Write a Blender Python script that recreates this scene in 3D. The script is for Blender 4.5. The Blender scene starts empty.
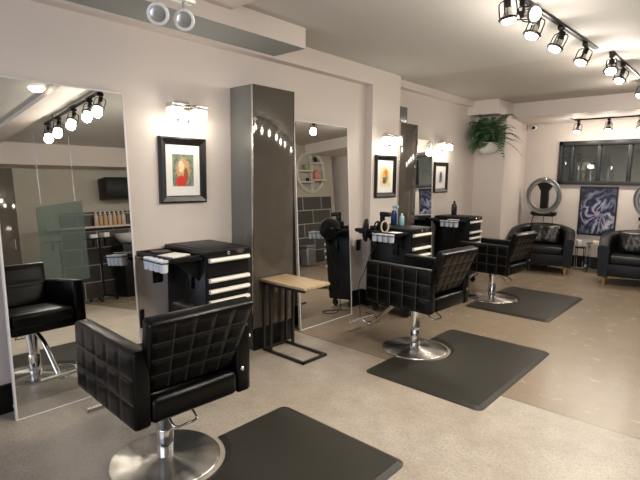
import bpy, bmesh, math, random
from mathutils import Vector, Matrix, Euler
random.seed(7)
PI = math.pi
SC = bpy.context.scene
COL = SC.collection
R = math.radians

# ------------------------------------------------------------------ materials
def srgb(r, g, b):
    f = lambda c: (c / 255 / 12.92) if c / 255 <= 0.04045 else ((c / 255 + 0.055) / 1.055) ** 2.4
    return (f(r), f(g), f(b), 1)

def mat(name, col, rough=0.5, metal=0.0, emit=None, es=0.0, bump=0.0, bscale=60, var=0.0, vscale=4, coat=0.0, trans=0.0, spec=0.5):
    m = bpy.data.materials.new(name); m.use_nodes = True
    nt = m.node_tree; b = nt.nodes['Principled BSDF']
    b.inputs['Base Color'].default_value = col
    b.inputs['Roughness'].default_value = rough
    b.inputs['Metallic'].default_value = metal
    b.inputs['Coat Weight'].default_value = coat
    b.inputs['Transmission Weight'].default_value = trans
    b.inputs['Specular IOR Level'].default_value = spec
    if emit:
        b.inputs['Emission Color'].default_value = emit
        b.inputs['Emission Strength'].default_value = es
    tc = nt.nodes.new('ShaderNodeTexCoord')
    if var:
        n = nt.nodes.new('ShaderNodeTexNoise'); n.inputs['Scale'].default_value = vscale; n.inputs['Detail'].default_value = 6
        nt.links.new(tc.outputs['Object'], n.inputs['Vector'])
        mx = nt.nodes.new('ShaderNodeMixRGB'); mx.inputs['Color1'].default_value = tuple(c * (1 - var) for c in col[:3]) + (1,)
        mx.inputs['Color2'].default_value = tuple(min(1, c * (1 + var)) for c in col[:3]) + (1,)
        nt.links.new(n.outputs['Fac'], mx.inputs['Fac']); nt.links.new(mx.outputs['Color'], b.inputs['Base Color'])
    if bump:
        n2 = nt.nodes.new('ShaderNodeTexNoise'); n2.inputs['Scale'].default_value = bscale; n2.inputs['Detail'].default_value = 3
        nt.links.new(tc.outputs['Object'], n2.inputs['Vector'])
        bp = nt.nodes.new('ShaderNodeBump'); bp.inputs['Strength'].default_value = bump; bp.inputs['Distance'].default_value = 0.01
        nt.links.new(n2.outputs['Fac'], bp.inputs['Height']); nt.links.new(bp.outputs['Normal'], b.inputs['Normal'])
    return m

M = {}
M['wall'] = mat('wall_paint', srgb(214, 203, 195), 0.6, var=0.02, vscale=1.5, bump=0.03, bscale=220)
M['wall_grey'] = mat('wall_paint_grey', srgb(186, 180, 168), 0.6, var=0.02, vscale=1.5)
M['ceil'] = mat('ceiling_paint', srgb(196, 193, 187), 0.75, var=0.02, vscale=1.2)
M['ceil_far'] = mat('ceiling_far_darker', srgb(190, 183, 175), 0.75, var=0.02, vscale=1.2)  # slightly darker tone for the ceiling beyond the seam
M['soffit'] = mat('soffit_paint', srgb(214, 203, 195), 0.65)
M['soffit_under'] = mat('soffit_underside_grey', srgb(150, 154, 151), 0.7)  # greyer, darker tone on the underside face only
M['base'] = mat('black_baseboard', srgb(16, 16, 17), 0.4, spec=0.3)
M['leather'] = mat('black_leather', srgb(6, 6, 6), 0.3, bump=0.06, bscale=160, spec=0.27)
M['seam'] = mat('leather_seam', srgb(78, 73, 68), 0.32, spec=0.4)
M['tub'] = mat('dark_leather', srgb(16, 15, 15), 0.36, bump=0.15, bscale=120, spec=0.3)
M['pillow'] = mat('crumpled_leather', srgb(20, 19, 19), 0.3, bump=0.9, bscale=11, spec=0.5)
M['chrome'] = mat('chrome', (0.82, 0.82, 0.83, 1), 0.08, 1)
M['steel'] = mat('brushed_steel', (0.62, 0.6, 0.57, 1), 0.25, 1)
M['black_metal'] = mat('black_metal', srgb(9, 9, 10), 0.4, spec=0.3)
M['black_plastic'] = mat('black_plastic', srgb(10, 10, 11), 0.42, spec=0.3)
M['black_rubber'] = mat('black_rubber', srgb(26, 26, 28), 0.75)
M['bronze'] = mat('dark_steel_frame', srgb(52, 47, 44), 0.45, 0.3)
M['mat'] = mat('rubber_mat', srgb(46, 44, 38), 0.42, var=0.22, vscale=2.2, bump=0.06, bscale=140, spec=0.25)
M['handle'] = mat('aluminium_handle', srgb(240, 236, 226), 0.35)
M['cup'] = mat('frosted_plastic_cup', srgb(236, 239, 246), 0.35)
M['white'] = mat('white_plastic', srgb(232, 230, 226), 0.4)
M['paper'] = mat('white_paper', srgb(238, 236, 232), 0.7)
M['white_metal'] = mat('white_metal', srgb(224, 222, 216), 0.35)
M['cabinet'] = mat('glossy_brown_laminate', srgb(80, 74, 66), 0.06, var=0.03, vscale=3, coat=0.3)
M['cabinet_side'] = mat('grey_laminate_side', srgb(104, 104, 101), 0.22, coat=0.3, var=0.04, vscale=3)
M['mirror'] = mat('silvered_glass', (0.86, 0.87, 0.85, 1), 0.0, 1)
M['mirror_edge'] = mat('mirror_edge', srgb(226, 222, 220), 0.3)
M['frame'] = mat('black_frame', srgb(24, 22, 22), 0.28, coat=0.3)
M['matboard'] = mat('white_matboard', srgb(236, 232, 226), 0.8)
M['glow'] = mat('lit_bulb', (1, 0.95, 0.86, 1), 0.4, emit=(1, 0.89, 0.72, 1), es=5)
M['shade'] = mat('lit_glass_shade', (1, 1, 1, 1), 0.3, emit=(1, 0.93, 0.8, 1), es=1.3)
M['wood_leg'] = mat('pale_oak_leg', srgb(196, 150, 88), 0.45, var=0.1, vscale=14)
M['pot'] = mat('white_ceramic', srgb(226, 222, 216), 0.35)
M['leaf'] = mat('fern_green', srgb(80, 108, 72), 0.5, var=0.35, vscale=9)
M['blue'] = mat('blue_plastic', srgb(24, 58, 104), 0.25)
M['teal'] = mat('pale_blue_plastic', srgb(150, 190, 205), 0.3)
M['cream'] = mat('cream_plastic', srgb(214, 196, 164), 0.5)
M['amber'] = mat('amber_bottle', srgb(216, 180, 142), 0.35)
M['dark_bottle'] = mat('dark_bottle', srgb(42, 38, 40), 0.3)
M['grey_metal'] = mat('galvanised_metal', srgb(150, 150, 146), 0.3, 0.7, var=0.1)
M['peach'] = mat('peach_bottle', srgb(226, 204, 186), 0.35)
M['pink'] = mat('pink_plastic', srgb(222, 130, 118), 0.5)
M['green'] = mat('faded_green', srgb(150, 160, 122), 0.6)
M['lens'] = mat('black_lens', srgb(10, 10, 12), 0.1)
M['win_frame'] = mat('charcoal_window_frame', srgb(44, 45, 47), 0.4)
M['backroom'] = mat('dim_room_wall', srgb(150, 150, 146), 0.7)

def nodes_mat(name):
    m = bpy.data.materials.new(name); m.use_nodes = True
    nt = m.node_tree; return m, nt, nt.nodes['Principled BSDF'], nt.nodes.new('ShaderNodeTexCoord')
def mathn(nt, op, a, b=None, c=None):
    n = nt.nodes.new('ShaderNodeMath'); n.operation = op
    for i, v in enumerate((a, b, c)):
        if v is None: continue
        if isinstance(v, (int, float)): n.inputs[i].default_value = v
        else: nt.links.new(v, n.inputs[i])
    return n.outputs[0]
def ramp(nt, fac, stops):
    r = nt.nodes.new('ShaderNodeValToRGB'); e = r.color_ramp.elements
    e[0].position, e[0].color = stops[0]; e[1].position, e[1].color = stops[-1]
    for p, c in stops[1:-1]:
        x = e.new(p); x.color = c
    nt.links.new(fac, r.inputs['Fac']); return r.outputs['Color']
def noise(nt, vec, scale, detail=6, rough=0.55, dist=0.0):
    n = nt.nodes.new('ShaderNodeTexNoise'); n.inputs['Scale'].default_value = scale
    n.inputs['Detail'].default_value = detail; n.inputs['Roughness'].default_value = rough; n.inputs['Distortion'].default_value = dist
    nt.links.new(vec, n.inputs['Vector']); return n.outputs['Fac']
def mixc(nt, fac, a, b, mode='MIX'):
    n = nt.nodes.new('ShaderNodeMixRGB'); n.blend_type = mode
    for k, v in (('Fac', fac), ('Color1', a), ('Color2', b)):
        if isinstance(v, (int, float, tuple)): n.inputs[k].default_value = v
        else: nt.links.new(v, n.inputs[k])
    return n.outputs['Color']

def concrete():
    m, nt, b, tc = nodes_mat('polished_concrete'); v = tc.outputs['Object']
    big = noise(nt, v, 1.1, 5, 0.6, 0.2); mid = noise(nt, v, 5, 10, 0.78, 0.0); fine = noise(nt, v, 70, 4, 0.75)
    s = nt.nodes.new('ShaderNodeSeparateXYZ'); nt.links.new(v, s.inputs[0]); y = s.outputs['Y']
    near = ramp(nt, mid, [(0.25, srgb(150, 140, 128)), (0.5, srgb(176, 166, 153)), (0.78, srgb(200, 190, 177))])
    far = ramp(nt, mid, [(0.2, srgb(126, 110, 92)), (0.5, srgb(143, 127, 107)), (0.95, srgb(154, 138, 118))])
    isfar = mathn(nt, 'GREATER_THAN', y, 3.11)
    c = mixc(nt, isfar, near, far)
    c = mixc(nt, ramp(nt, big, [(0.35, (0, 0, 0, 1)), (0.7, (0.55, 0.55, 0.55, 1))]), c, srgb(148, 133, 114))
    c = mixc(nt, ramp(nt, fine, [(0.48, (0, 0, 0, 1)), (0.66, (0.6, 0.6, 0.6, 1))]), c, srgb(116, 105, 94))
    vn = nt.nodes.new('ShaderNodeTexVoronoi'); vn.inputs['Scale'].default_value = 190; nt.links.new(v, vn.inputs['Vector'])
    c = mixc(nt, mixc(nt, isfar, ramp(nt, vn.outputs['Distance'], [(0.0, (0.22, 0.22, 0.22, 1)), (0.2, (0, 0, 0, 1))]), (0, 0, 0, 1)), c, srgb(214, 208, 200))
    # saw-cut control joint
    d = mathn(nt, 'ABSOLUTE', mathn(nt, 'SUBTRACT', y, 3.11)); joint = mathn(nt, 'LESS_THAN', d, 0.004)
    c = mixc(nt, joint, c, srgb(96, 88, 78))
    nt.links.new(c, b.inputs['Base Color'])
    rr = ramp(nt, mid, [(0.3, (0.235, 0.235, 0.235, 1)), (0.7, (0.285, 0.285, 0.285, 1))])
    rf = mathn(nt, 'ADD', rr, mathn(nt, 'MULTIPLY', mathn(nt, 'SUBTRACT', 1.0, isfar), 0.14))
    nt.links.new(rf, b.inputs['Roughness'])
    bp = nt.nodes.new('ShaderNodeBump'); bp.inputs['Strength'].default_value = 0.03; bp.inputs['Distance'].default_value = 0.01
    nt.links.new(mid, bp.inputs['Height']); nt.links.new(bp.outputs['Normal'], b.inputs['Normal'])
    return m
M['floor'] = concrete()

def disc_mat():
    m, nt, b, tc = nodes_mat('spun_chrome')
    b.inputs['Base Color'].default_value = (0.72, 0.7, 0.67, 1); b.inputs['Metallic'].default_value = 1
    b.inputs['Roughness'].default_value = 0.24; b.inputs['Anisotropic'].default_value = 0.92; b.inputs['Anisotropic Rotation'].default_value = 0.25
    t = nt.nodes.new('ShaderNodeTangent'); t.direction_type = 'RADIAL'; t.axis = 'Z'
    nt.links.new(t.outputs[0], b.inputs['Tangent']); return m
M['disc'] = disc_mat()

def tile_mat():
    m, nt, b, tc = nodes_mat('dark_wall_tile')
    mp = nt.nodes.new('ShaderNodeMapping'); mp.inputs['Rotation'].default_value = (R(90), 0, R(90))
    s = nt.nodes.new('ShaderNodeSeparateXYZ'); nt.links.new(tc.outputs['Object'], s.inputs[0])
    cb = nt.nodes.new('ShaderNodeCombineXYZ'); nt.links.new(s.outputs['Y'], cb.inputs[0]); nt.links.new(s.outputs['Z'], cb.inputs[1])
    br = nt.nodes.new('ShaderNodeTexBrick'); br.inputs['Scale'].default_value = 1
    br.inputs['Brick Width'].default_value = 0.6; br.inputs['Row Height'].default_value = 0.3; br.inputs['Mortar Size'].default_value = 0.008
    br.inputs['Color1'].default_value = srgb(62, 60, 58); br.inputs['Color2'].default_value = srgb(74, 72, 69); br.inputs['Mortar'].default_value = srgb(186, 182, 172)
    nt.links.new(cb.outputs[0], br.inputs['Vector']); nt.links.new(br.outputs['Color'], b.inputs['Base Color'])
    b.inputs['Roughness'].default_value = 0.35; return m
M['tile'] = tile_mat()

def wood_mat():
    m, nt, b, tc = nodes_mat('oak_veneer')
    mp = nt.nodes.new('ShaderNodeMapping'); mp.inputs['Scale'].default_value = (2, 22, 4); nt.links.new(tc.outputs['Object'], mp.inputs[0])
    n = noise(nt, mp.outputs[0], 2.2, 8, 0.6, 1.2)
    nt.links.new(ramp(nt, n, [(0.3, srgb(150, 126, 96)), (0.55, srgb(188, 164, 130)), (0.8, srgb(206, 186, 154))]), b.inputs['Base Color'])
    b.inputs['Roughness'].default_value = 0.38; return m
M['wood'] = wood_mat()

def glass_mat(name, tint, ratio, rough=0.02):
    m = bpy.data.materials.new(name); m.use_nodes = True; nt = m.node_tree; nt.nodes.clear()
    o = nt.nodes.new('ShaderNodeOutputMaterial'); t = nt.nodes.new('ShaderNodeBsdfTransparent'); g = nt.nodes.new('ShaderNodeBsdfGlossy')
    t.inputs[0].default_value = tint; g.inputs['Roughness'].default_value = rough; g.inputs['Color'].default_value = (1, 1, 1, 1)
    fr = nt.nodes.new('ShaderNodeFresnel'); fr.inputs['IOR'].default_value = 1.5
    a = mathn(nt, 'MULTIPLY_ADD', fr.outputs[0], 1.2, ratio)
    mx = nt.nodes.new('ShaderNodeMixShader'); nt.links.new(a, mx.inputs[0]); nt.links.new(t.outputs[0], mx.inputs[1]); nt.links.new(g.outputs[0], mx.inputs[2])
    nt.links.new(mx.outputs[0], o.inputs[0]); return m
M['glass'] = glass_mat('window_glass', (0.44, 0.455, 0.445, 1), 0.0, 0.02)
M['clear'] = glass_mat('clear_acrylic', (0.93, 0.95, 0.95, 1), 0.03)
def frosted():
    m = bpy.data.materials.new('frosted_glass'); m.use_nodes = True; nt = m.node_tree; nt.nodes.clear()
    o = nt.nodes.new('ShaderNodeOutputMaterial'); t = nt.nodes.new('ShaderNodeBsdfTransparent'); d = nt.nodes.new('ShaderNodeBsdfPrincipled')
    t.inputs[0].default_value = (0.66, 0.76, 0.73, 1); d.inputs['Base Color'].default_value = srgb(122, 133, 128); d.inputs['Roughness'].default_value = 0.3
    mx = nt.nodes.new('ShaderNodeMixShader'); mx.inputs[0].default_value = 0.36
    nt.links.new(t.outputs[0], mx.inputs[1]); nt.links.new(d.outputs[0], mx.inputs[2]); nt.links.new(mx.outputs[0], o.inputs[0]); return m
M['frosted'] = frosted()

def swirl_mat():
    # flowing ribbons of navy, violet and white turning round a pale centre
    m, nt, b, tc = nodes_mat('poster_print')
    s = nt.nodes.new('ShaderNodeSeparateXYZ'); nt.links.new(tc.outputs['Generated'], s.inputs[0])
    u = mathn(nt, 'SUBTRACT', s.outputs['X'], 0.5); w = mathn(nt, 'MULTIPLY', mathn(nt, 'SUBTRACT', s.outputs['Z'], 0.44), 1.45)
    r = mathn(nt, 'SQRT', mathn(nt, 'ADD', mathn(nt, 'MULTIPLY', u, u), mathn(nt, 'MULTIPLY', w, w)))
    a = mathn(nt, 'ARCTAN2', w, u)
    n = noise(nt, tc.outputs['Generated'], 2.6, 3, 0.5, 1.0)
    ph = mathn(nt, 'ADD', mathn(nt, 'MULTIPLY', a, 6.0), mathn(nt, 'ADD', mathn(nt, 'MULTIPLY', r, 12.0), mathn(nt, 'MULTIPLY', n, 26.0)))
    v = mathn(nt, 'MULTIPLY_ADD', mathn(nt, 'SINE', ph), 0.5, 0.5)
    n2 = noise(nt, tc.outputs['Generated'], 2.0, 4, 0.6)
    v2 = mathn(nt, 'MULTIPLY', v, mathn(nt, 'MULTIPLY_ADD', n2, 1.5, 0.02))
    c = ramp(nt, v2, [(0.03, srgb(30, 32, 44)), (0.3, srgb(66, 72, 98)), (0.55, srgb(112, 114, 142)), (0.8, srgb(172, 170, 188)), (1.0, srgb(216, 212, 222))])
    core = ramp(nt, r, [(0.02, (0.85, 0.85, 0.85, 1)), (0.11, (0, 0, 0, 1))])
    c = mixc(nt, core, c, srgb(196, 166, 172))
    edge = ramp(nt, r, [(0.35, (0, 0, 0, 1)), (0.8, (0.8, 0.8, 0.8, 1))])
    c = mixc(nt, edge, c, srgb(24, 24, 40))
    nt.links.new(c, b.inputs['Base Color']); b.inputs['Roughness'].default_value = 0.3; return m
M['swirl'] = swirl_mat()

def art_mat(name, bg, blobs, seed):
    # painted blobs: list of (cx, cz, rx, rz, colour) over a mottled ground
    m, nt, b, tc = nodes_mat(name); g = tc.outputs['Generated']
    mp = nt.nodes.new('ShaderNodeMapping'); mp.inputs['Location'].default_value = (seed, seed * 0.7, seed * 1.3); nt.links.new(g, mp.inputs[0])
    n = noise(nt, mp.outputs[0], 5, 5, 0.65, 0.8)
    c = ramp(nt, n, [(0.3, bg[0]), (0.5, bg[1]), (0.7, bg[2])])
    s = nt.nodes.new('ShaderNodeSeparateXYZ'); nt.links.new(g, s.inputs[0])
    n2 = noise(nt, mp.outputs[0], 12, 8, 0.7)
    for cx, cz, rx, rz, col in blobs:
        dx = mathn(nt, 'DIVIDE', mathn(nt, 'SUBTRACT', s.outputs['Y'], cx), rx); dz = mathn(nt, 'DIVIDE', mathn(nt, 'SUBTRACT', s.outputs['Z'], cz), rz)
        d = mathn(nt, 'ADD', mathn(nt, 'ADD', mathn(nt, 'MULTIPLY', dx, dx), mathn(nt, 'MULTIPLY', dz, dz)), mathn(nt, 'MULTIPLY_ADD', n2, 3.2, -1.6))
        c = mixc(nt, ramp(nt, d, [(0.75, (1, 1, 1, 1)), (1.1, (0, 0, 0, 1))]), c, col)
    nt.links.new(c, b.inputs['Base Color']); b.inputs['Roughness'].default_value = 0.4; return m
M['art_a'] = art_mat('warm_portrait_print', (srgb(48, 66, 62), srgb(120, 140, 120), srgb(176, 150, 84)),
    [(0.5, 0.5, 0.34, 0.42, srgb(206, 160, 112)), (0.42, 0.62, 0.14, 0.2, srgb(238, 214, 180)), (0.62, 0.34, 0.12, 0.26, srgb(150, 84, 52)), (0.4, 0.15, 0.26, 0.2, srgb(206, 52, 40))], 1.0)
M['art_b'] = art_mat('yellow_orange_print', (srgb(226, 210, 160), srgb(232, 222, 190), srgb(190, 196, 120)),
    [(0.5, 0.5, 0.36, 0.42, srgb(222, 176, 84)), (0.55, 0.7, 0.16, 0.16, srgb(206, 120, 60)), (0.4, 0.3, 0.2, 0.18, srgb(120, 66, 50)), (0.6, 0.42, 0.12, 0.16, srgb(90, 140, 110))], 4.0)
M['art_c'] = art_mat('blue_grey_print', (srgb(228, 226, 222), srgb(220, 220, 224), srgb(190, 194, 206)),
    [(0.52, 0.5, 0.24, 0.48, srgb(86, 92, 128)), (0.55, 0.72, 0.14, 0.18, srgb(46, 50, 76)), (0.45, 0.2, 0.2, 0.14, srgb(120, 112, 70))], 8.0)

# ------------------------------------------------------------------ mesh helpers
def xf(bm, verts, mtx):
    if mtx is not None: bmesh.ops.transform(bm, matrix=mtx, verts=verts)
def box(bm, x0, x1, y0, y1, z0, z1, bev=0.0, seg=2, mtx=None):
    r = bmesh.ops.create_cube(bm, size=1.0); vs = r['verts']
    bmesh.ops.transform(bm, matrix=Matrix.Translation(((x0 + x1) / 2, (y0 + y1) / 2, (z0 + z1) / 2)) @ Matrix.Diagonal((abs(x1 - x0), abs(y1 - y0), abs(z1 - z0), 1)), verts=vs)
    if bev:
        es = list({e for v in vs for e in v.link_edges})
        o = bmesh.ops.bevel(bm, geom=es, offset=bev, segments=seg, profile=0.5, affect='EDGES', clamp_overlap=True)
        vs = list({v for f in o['faces'] for v in f.verts} | {v for v in vs if v.is_valid})
    xf(bm, vs, mtx); return vs
def lathe(bm, prof, seg=32, mtx=None, cap=True):
    rings = []
    vs = []
    for r, z in prof:
        ring = [bm.verts.new((r * math.cos(2 * PI * i / seg), r * math.sin(2 * PI * i / seg), z)) for i in range(seg)]
        rings.append(ring); vs += ring
    for a, b in zip(rings, rings[1:]):
        for i in range(seg): bm.faces.new((a[i], a[(i + 1) % seg], b[(i + 1) % seg], b[i]))
    if cap:
        bm.faces.new(list(reversed(rings[0]))); bm.faces.new(rings[-1])
    xf(bm, vs, mtx); return vs
def tube(bm, pts, r, seg=10, closed=False, mtx=None):
    P = [Vector(p) for p in pts]; n = len(P); rings = []; vs = []; up = None
    for i, p in enumerate(P):
        if closed: t = (P[(i + 1) % n] - P[i - 1]).normalized()
        else: t = (P[min(i + 1, n - 1)] - P[max(i - 1, 0)]).normalized()
        if up is None:
            up = t.orthogonal().normalized()
        else:
            up = (up - t * up.dot(t)); up = up.normalized() if up.length > 1e-6 else t.orthogonal().normalized()
        s = t.cross(up); rr = r[i] if isinstance(r, (list, tuple)) else r
        ring = [bm.verts.new(p + (up * math.cos(2 * PI * k / seg) + s * math.sin(2 * PI * k / seg)) * rr) for k in range(seg)]
        rings.append(ring); vs += ring
    m = n if closed else n - 1
    for i in range(m):
        a, b = rings[i], rings[(i + 1) % n]
        off = 0
        if closed and i == n - 1:
            off = min(range(seg), key=lambda k: (a[0].co - b[k].co).length)
        for k in range(seg): bm.faces.new((a[k], a[(k + 1) % seg], b[(k + 1 + off) % seg], b[(k + off) % seg]))
    if not closed:
        bm.faces.new(list(reversed(rings[0]))); bm.faces.new(rings[-1])
    xf(bm, vs, mtx); return vs
def prism(bm, poly, z0, z1, mtx=None):
    a = [bm.verts.new((x, y, z0)) for x, y in poly]; b = [bm.verts.new((x, y, z1)) for x, y in poly]; n = len(poly)
    bm.faces.new(list(reversed(a))); bm.faces.new(b)
    for i in range(n): bm.faces.new((a[i], a[(i + 1) % n], b[(i + 1) % n], b[i]))
    xf(bm, a + b, mtx); return a + b
def smooth_pts(pts, n=6):
    P = [Vector(p) for p in pts]; out = []
    for i in range(len(P) - 1):
        p0, p1, p2, p3 = P[max(i - 1, 0)], P[i], P[i + 1], P[min(i + 2, len(P) - 1)]
        for k in range(n):
            t = k / n
            out.append(0.5 * ((2 * p1) + (p2 - p0) * t + (2 * p0 - 5 * p1 + 4 * p2 - p3) * t * t + (3 * p1 - p0 - 3 * p2 + p3) * t ** 3))
    out.append(P[-1]); return out
def quilt(bm, w, h, nu, nv, mtx, puff=0.008, sub=8, seam=True):
    # a pad of nu x nv puffed squares on the plane z=0, w along x, h along y
    U, V = nu * sub, nv * sub; g = []
    def bulge(t):
        f = abs(((t * 1.0) % 1.0) - 0.5) * 2
        return (1 - f ** 6)
    for j in range(V + 1):
        row = []
        for i in range(U + 1):
            z = puff * min(bulge(i / sub), 1) * min(bulge(j / sub), 1)
            row.append(bm.verts.new((-w / 2 + w * i / U, -h / 2 + h * j / V, z)))
        g.append(row)
    for j in range(V):
        for i in range(U): bm.faces.new((g[j][i], g[j][i + 1], g[j + 1][i + 1], g[j + 1][i]))
    vs = [v for r in g for v in r]
    if seam:
        sw = 0.0022
        def strip(x0, x1, y0, y1):
            q = [bm.verts.new(p) for p in ((x0, y0, 0.0015), (x1, y0, 0.0015), (x1, y1, 0.0015), (x0, y1, 0.0015))]
            f = bm.faces.new(q); f.material_index = 1; vs.extend(q)
        for i in range(1, nu): x = -w / 2 + w * i / nu; strip(x - sw, x + sw, -h / 2, h / 2)
        for j in range(1, nv): y = -h / 2 + h * j / nv; strip(-w / 2, w / 2, y - sw, y + sw)
    xf(bm, vs, mtx); return vs

def link(name, bm, m, parent=None, smooth=True, loc=None, rot=None, angle=38):
    bmesh.ops.recalc_face_normals(bm, faces=bm.faces)
    me = bpy.data.meshes.new(name); bm.to_mesh(me); bm.free()
    ms = m if isinstance(m, list) else [m]
    for x in ms: me.materials.append(M[x])
    if smooth:
        for p in me.polygons: p.use_smooth = True
        me.set_sharp_from_angle(angle=R(angle))
    o = bpy.data.objects.new(name, me); COL.objects.link(o)
    if parent is not None: o.parent = parent
    if loc: o.location = loc
    if rot: o.rotation_euler = rot
    return o
def NB(): return bmesh.new()
def tag(o, label, cat, group=None):
    o['label'] = label; o['category'] = cat
    if group: o['group'] = group
    return o
def thing(name, label, cat, loc=(0, 0, 0), rz=0.0, group=None):
    o = bpy.data.objects.new(name, None); COL.objects.link(o); o.empty_display_size = 0.1
    o.location = loc; o.rotation_euler = (0, 0, rz); return tag(o, label, cat, group)
def dup(root, loc=None, rz=None, label=None):
    def cp(o, par):
        c = o.copy(); COL.objects.link(c)
        if par is not None: c.parent = par
        for ch in list(o.children): cp(ch, c)
        return c
    r = cp(root, None)
    if loc is not None: r.location = loc
    if rz is not None: r.rotation_euler = (0, 0, rz)
    if label: r['label'] = label
    return r
def struct(name, bm, m, smooth=False):
    o = link(name, bm, m, smooth=smooth); o['kind'] = 'structure'; return o
def sbox(name, m, *a, bev=0):
    bm = NB(); box(bm, *a, bev=bev); return struct(name, bm, m)
T = Matrix.Translation
def RX(a): return Matrix.Rotation(R(a), 4, 'X')
def RY(a): return Matrix.Rotation(R(a), 4, 'Y')
def RZ(a): return Matrix.Rotation(R(a), 4, 'Z')
def aim(d):  # rotation taking -Z to d
    return (-Vector(d)).to_track_quat('Z', 'Y').to_matrix().to_4x4()

# ------------------------------------------------------------------ the room
CE = 2.65
sbox('floor', 'floor', -0.4, 5.9, -2.6, 9.3, -0.15, 0)
sbox('ceiling', 'ceil', -0.4, 5.9, -2.6, 5.14, CE, CE + 0.15)
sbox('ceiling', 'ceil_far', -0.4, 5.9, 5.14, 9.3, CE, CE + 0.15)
sbox('wall_left', 'wall', -0.3, 0, -2.6, 4.9, 0, CE)
sbox('wall_left', 'wall', -0.3, -0.1, 4.9, 9.3, 0, CE)
bm = NB(); box(bm, 0, 0.1, -2.6, 4.36, 2.472, CE); box(bm, 0, 0.1, 4.36, 4.905, 0, CE); struct('trim_1', bm, 'wall')     # beam and pier
sbox('trim_2', 'wall', -0.1, 0.0, 4.905, 7.45, 2.565, CE)
bm = NB(); prism(bm, [(-0.1, 7.45), (0.385, 7.45), (0.205, 8.9), (-0.1, 8.9)], 0, CE); struct('trim_3', bm, 'wall')       # corner pier
sbox('trim_4', 'wall', -0.1, 0.375, 7.12, 7.9, 2.44, CE)
sbox('trim_5', 'wall', -0.1, 4.3, 7.72, 8.9, 2.432, CE)
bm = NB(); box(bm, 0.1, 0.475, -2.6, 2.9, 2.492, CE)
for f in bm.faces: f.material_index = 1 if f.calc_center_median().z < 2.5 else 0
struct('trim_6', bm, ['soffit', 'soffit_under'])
sbox('trim_7', 'soffit', 0.475, 5.6, 1.9, 2.15, 2.60, CE)
# far wall with the interior window opening
WX0, WX1, WZ0, WZ1 = 0.77, 3.1, 1.40, 2.12
bm = NB()
box(bm, -0.3, WX0, 8.9, 9.1, 0, CE); box(bm, WX1, 5.9, 8.9, 9.1, 0, CE); box(bm, WX0, WX1, 8.9, 9.1, 0, WZ0); box(bm, WX0, WX1, 8.9, 9.1, WZ1, CE)
struct('wall_back', bm, 'wall')
bm = NB(); box(bm, -0.3, 5.9, 11.0, 11.1, 0, CE); box(bm, -0.3, -0.2, 9.1, 11, 0, CE); box(bm, 4.2, 4.3, 9.1, 11, 0, CE); box(bm, -0.3, 5.9, 9.3, 11.1, CE, CE + .1); box(bm, -0.3, 5.9, 9.3, 11.1, -0.1, 0)
struct('wall_back', bm, 'backroom')
bm = NB(); box(bm, 5.6, 5.9, -2.6, 6.5, 0, CE); box(bm, 4.3, 5.9, 6.5, 8.6, 0, CE); struct('wall_right', bm, 'wall_grey')
# tiled lower wall with its ledge
bm = NB(); box(bm, 5.57, 5.6, 3.0, 6.5, 0, 1.54); struct('wall_right', bm, 'tile')
bm = NB(); box(bm, 4.27, 4.3, 6.5, 8.45, 0, 1.50); struct('wall_right', bm, 'tile')
sbox('trim_8', 'wall', 5.42, 5.57, 2.75, 5.2, 1.25, 1.285)
sbox('trim_9', 'wall', 5.25, 5.6, -2.6, 6.5, 2.31, CE)
# wall behind the camera with the street window
bm = NB()
box(bm, -0.3, 0.8, -2.6, -2.4, 0, CE); box(bm, 4.8, 5.9, -2.6, -2.4, 0, CE); box(bm, 0.8, 4.8, -2.6, -2.4, 0, 0.5); box(bm, 0.8, 4.8, -2.6, -2.4, 2.3, CE)
struct('wall_front', bm, 'wall')
bm = NB()
for x in (0.82, 2.14, 3.46, 4.78): box(bm, x - 0.03, x + 0.03, -2.55, -2.45, 0.5, 2.3)
for z in (0.53, 2.27): box(bm, 0.8, 4.8, -2.55, -2.45, z - 0.03, z + 0.03)
struct('window_2', bm, 'win_frame')
# baseboards
BH = 0.18
bm = NB(); box(bm, 0, 0.02, -2.4, 2.494, 0, BH); box(bm, 0, 0.02, 2.95, 4.336, 0, BH); box(bm, 0.0, 0.125, 4.335, 4.905, 0, BH); box(bm, -0.1, -0.08, 4.9, 7.45, 0, BH); box(bm, -0.1, 0.39, 7.43, 7.45, 0, BH); struct('baseboard_left', bm, 'base')
sbox('baseboard_back', 'base', 0.2, 4.3, 8.88, 8.9, 0, 0.2)

# interior window (charcoal frame, mullions, panes)
w = thing('window_1', 'x', 'x'); del w['label']; del w['category']; w['kind'] = 'structure'
bm = NB()
FR = 0.075
box(bm, WX0, WX1, 8.86, 9.06, WZ1 - FR, WZ1, 0.004); box(bm, WX0, WX1, 8.86, 9.06, WZ0, WZ0 + 0.06, 0.004)
box(bm, WX0, WX0 + 0.05, 8.86, 9.06, WZ0, WZ1, 0.004); box(bm, WX1 - 0.05, WX1, 8.86, 9.06, WZ0, WZ1, 0.004)
mull = [0.965, 1.37, 1.80, 2.23, 2.66]
for x in mull: box(bm, x - 0.025, x + 0.025, 8.89, 9.03, WZ0 + 0.05, WZ1 - FR, 0.003)
link('window_frame', bm, 'win_frame', w)
bm = NB(); box(bm, WX0 + 0.04, 1.36, 8.94, 8.97, 1.845, 1.865); box(bm, 1.81, 2.22, 8.94, 8.97, 1.845, 1.865); link('transom_bar', bm, 'win_frame', w)
xs = [WX0 + 0.03] + mull + [WX1 - 0.03]
for a, b in zip(xs, xs[1:]):
    bm = NB(); box(bm, a, b, 8.975, 8.985, WZ0 + 0.03, WZ1 - 0.05); link('pane', bm, 'glass', w)

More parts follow.
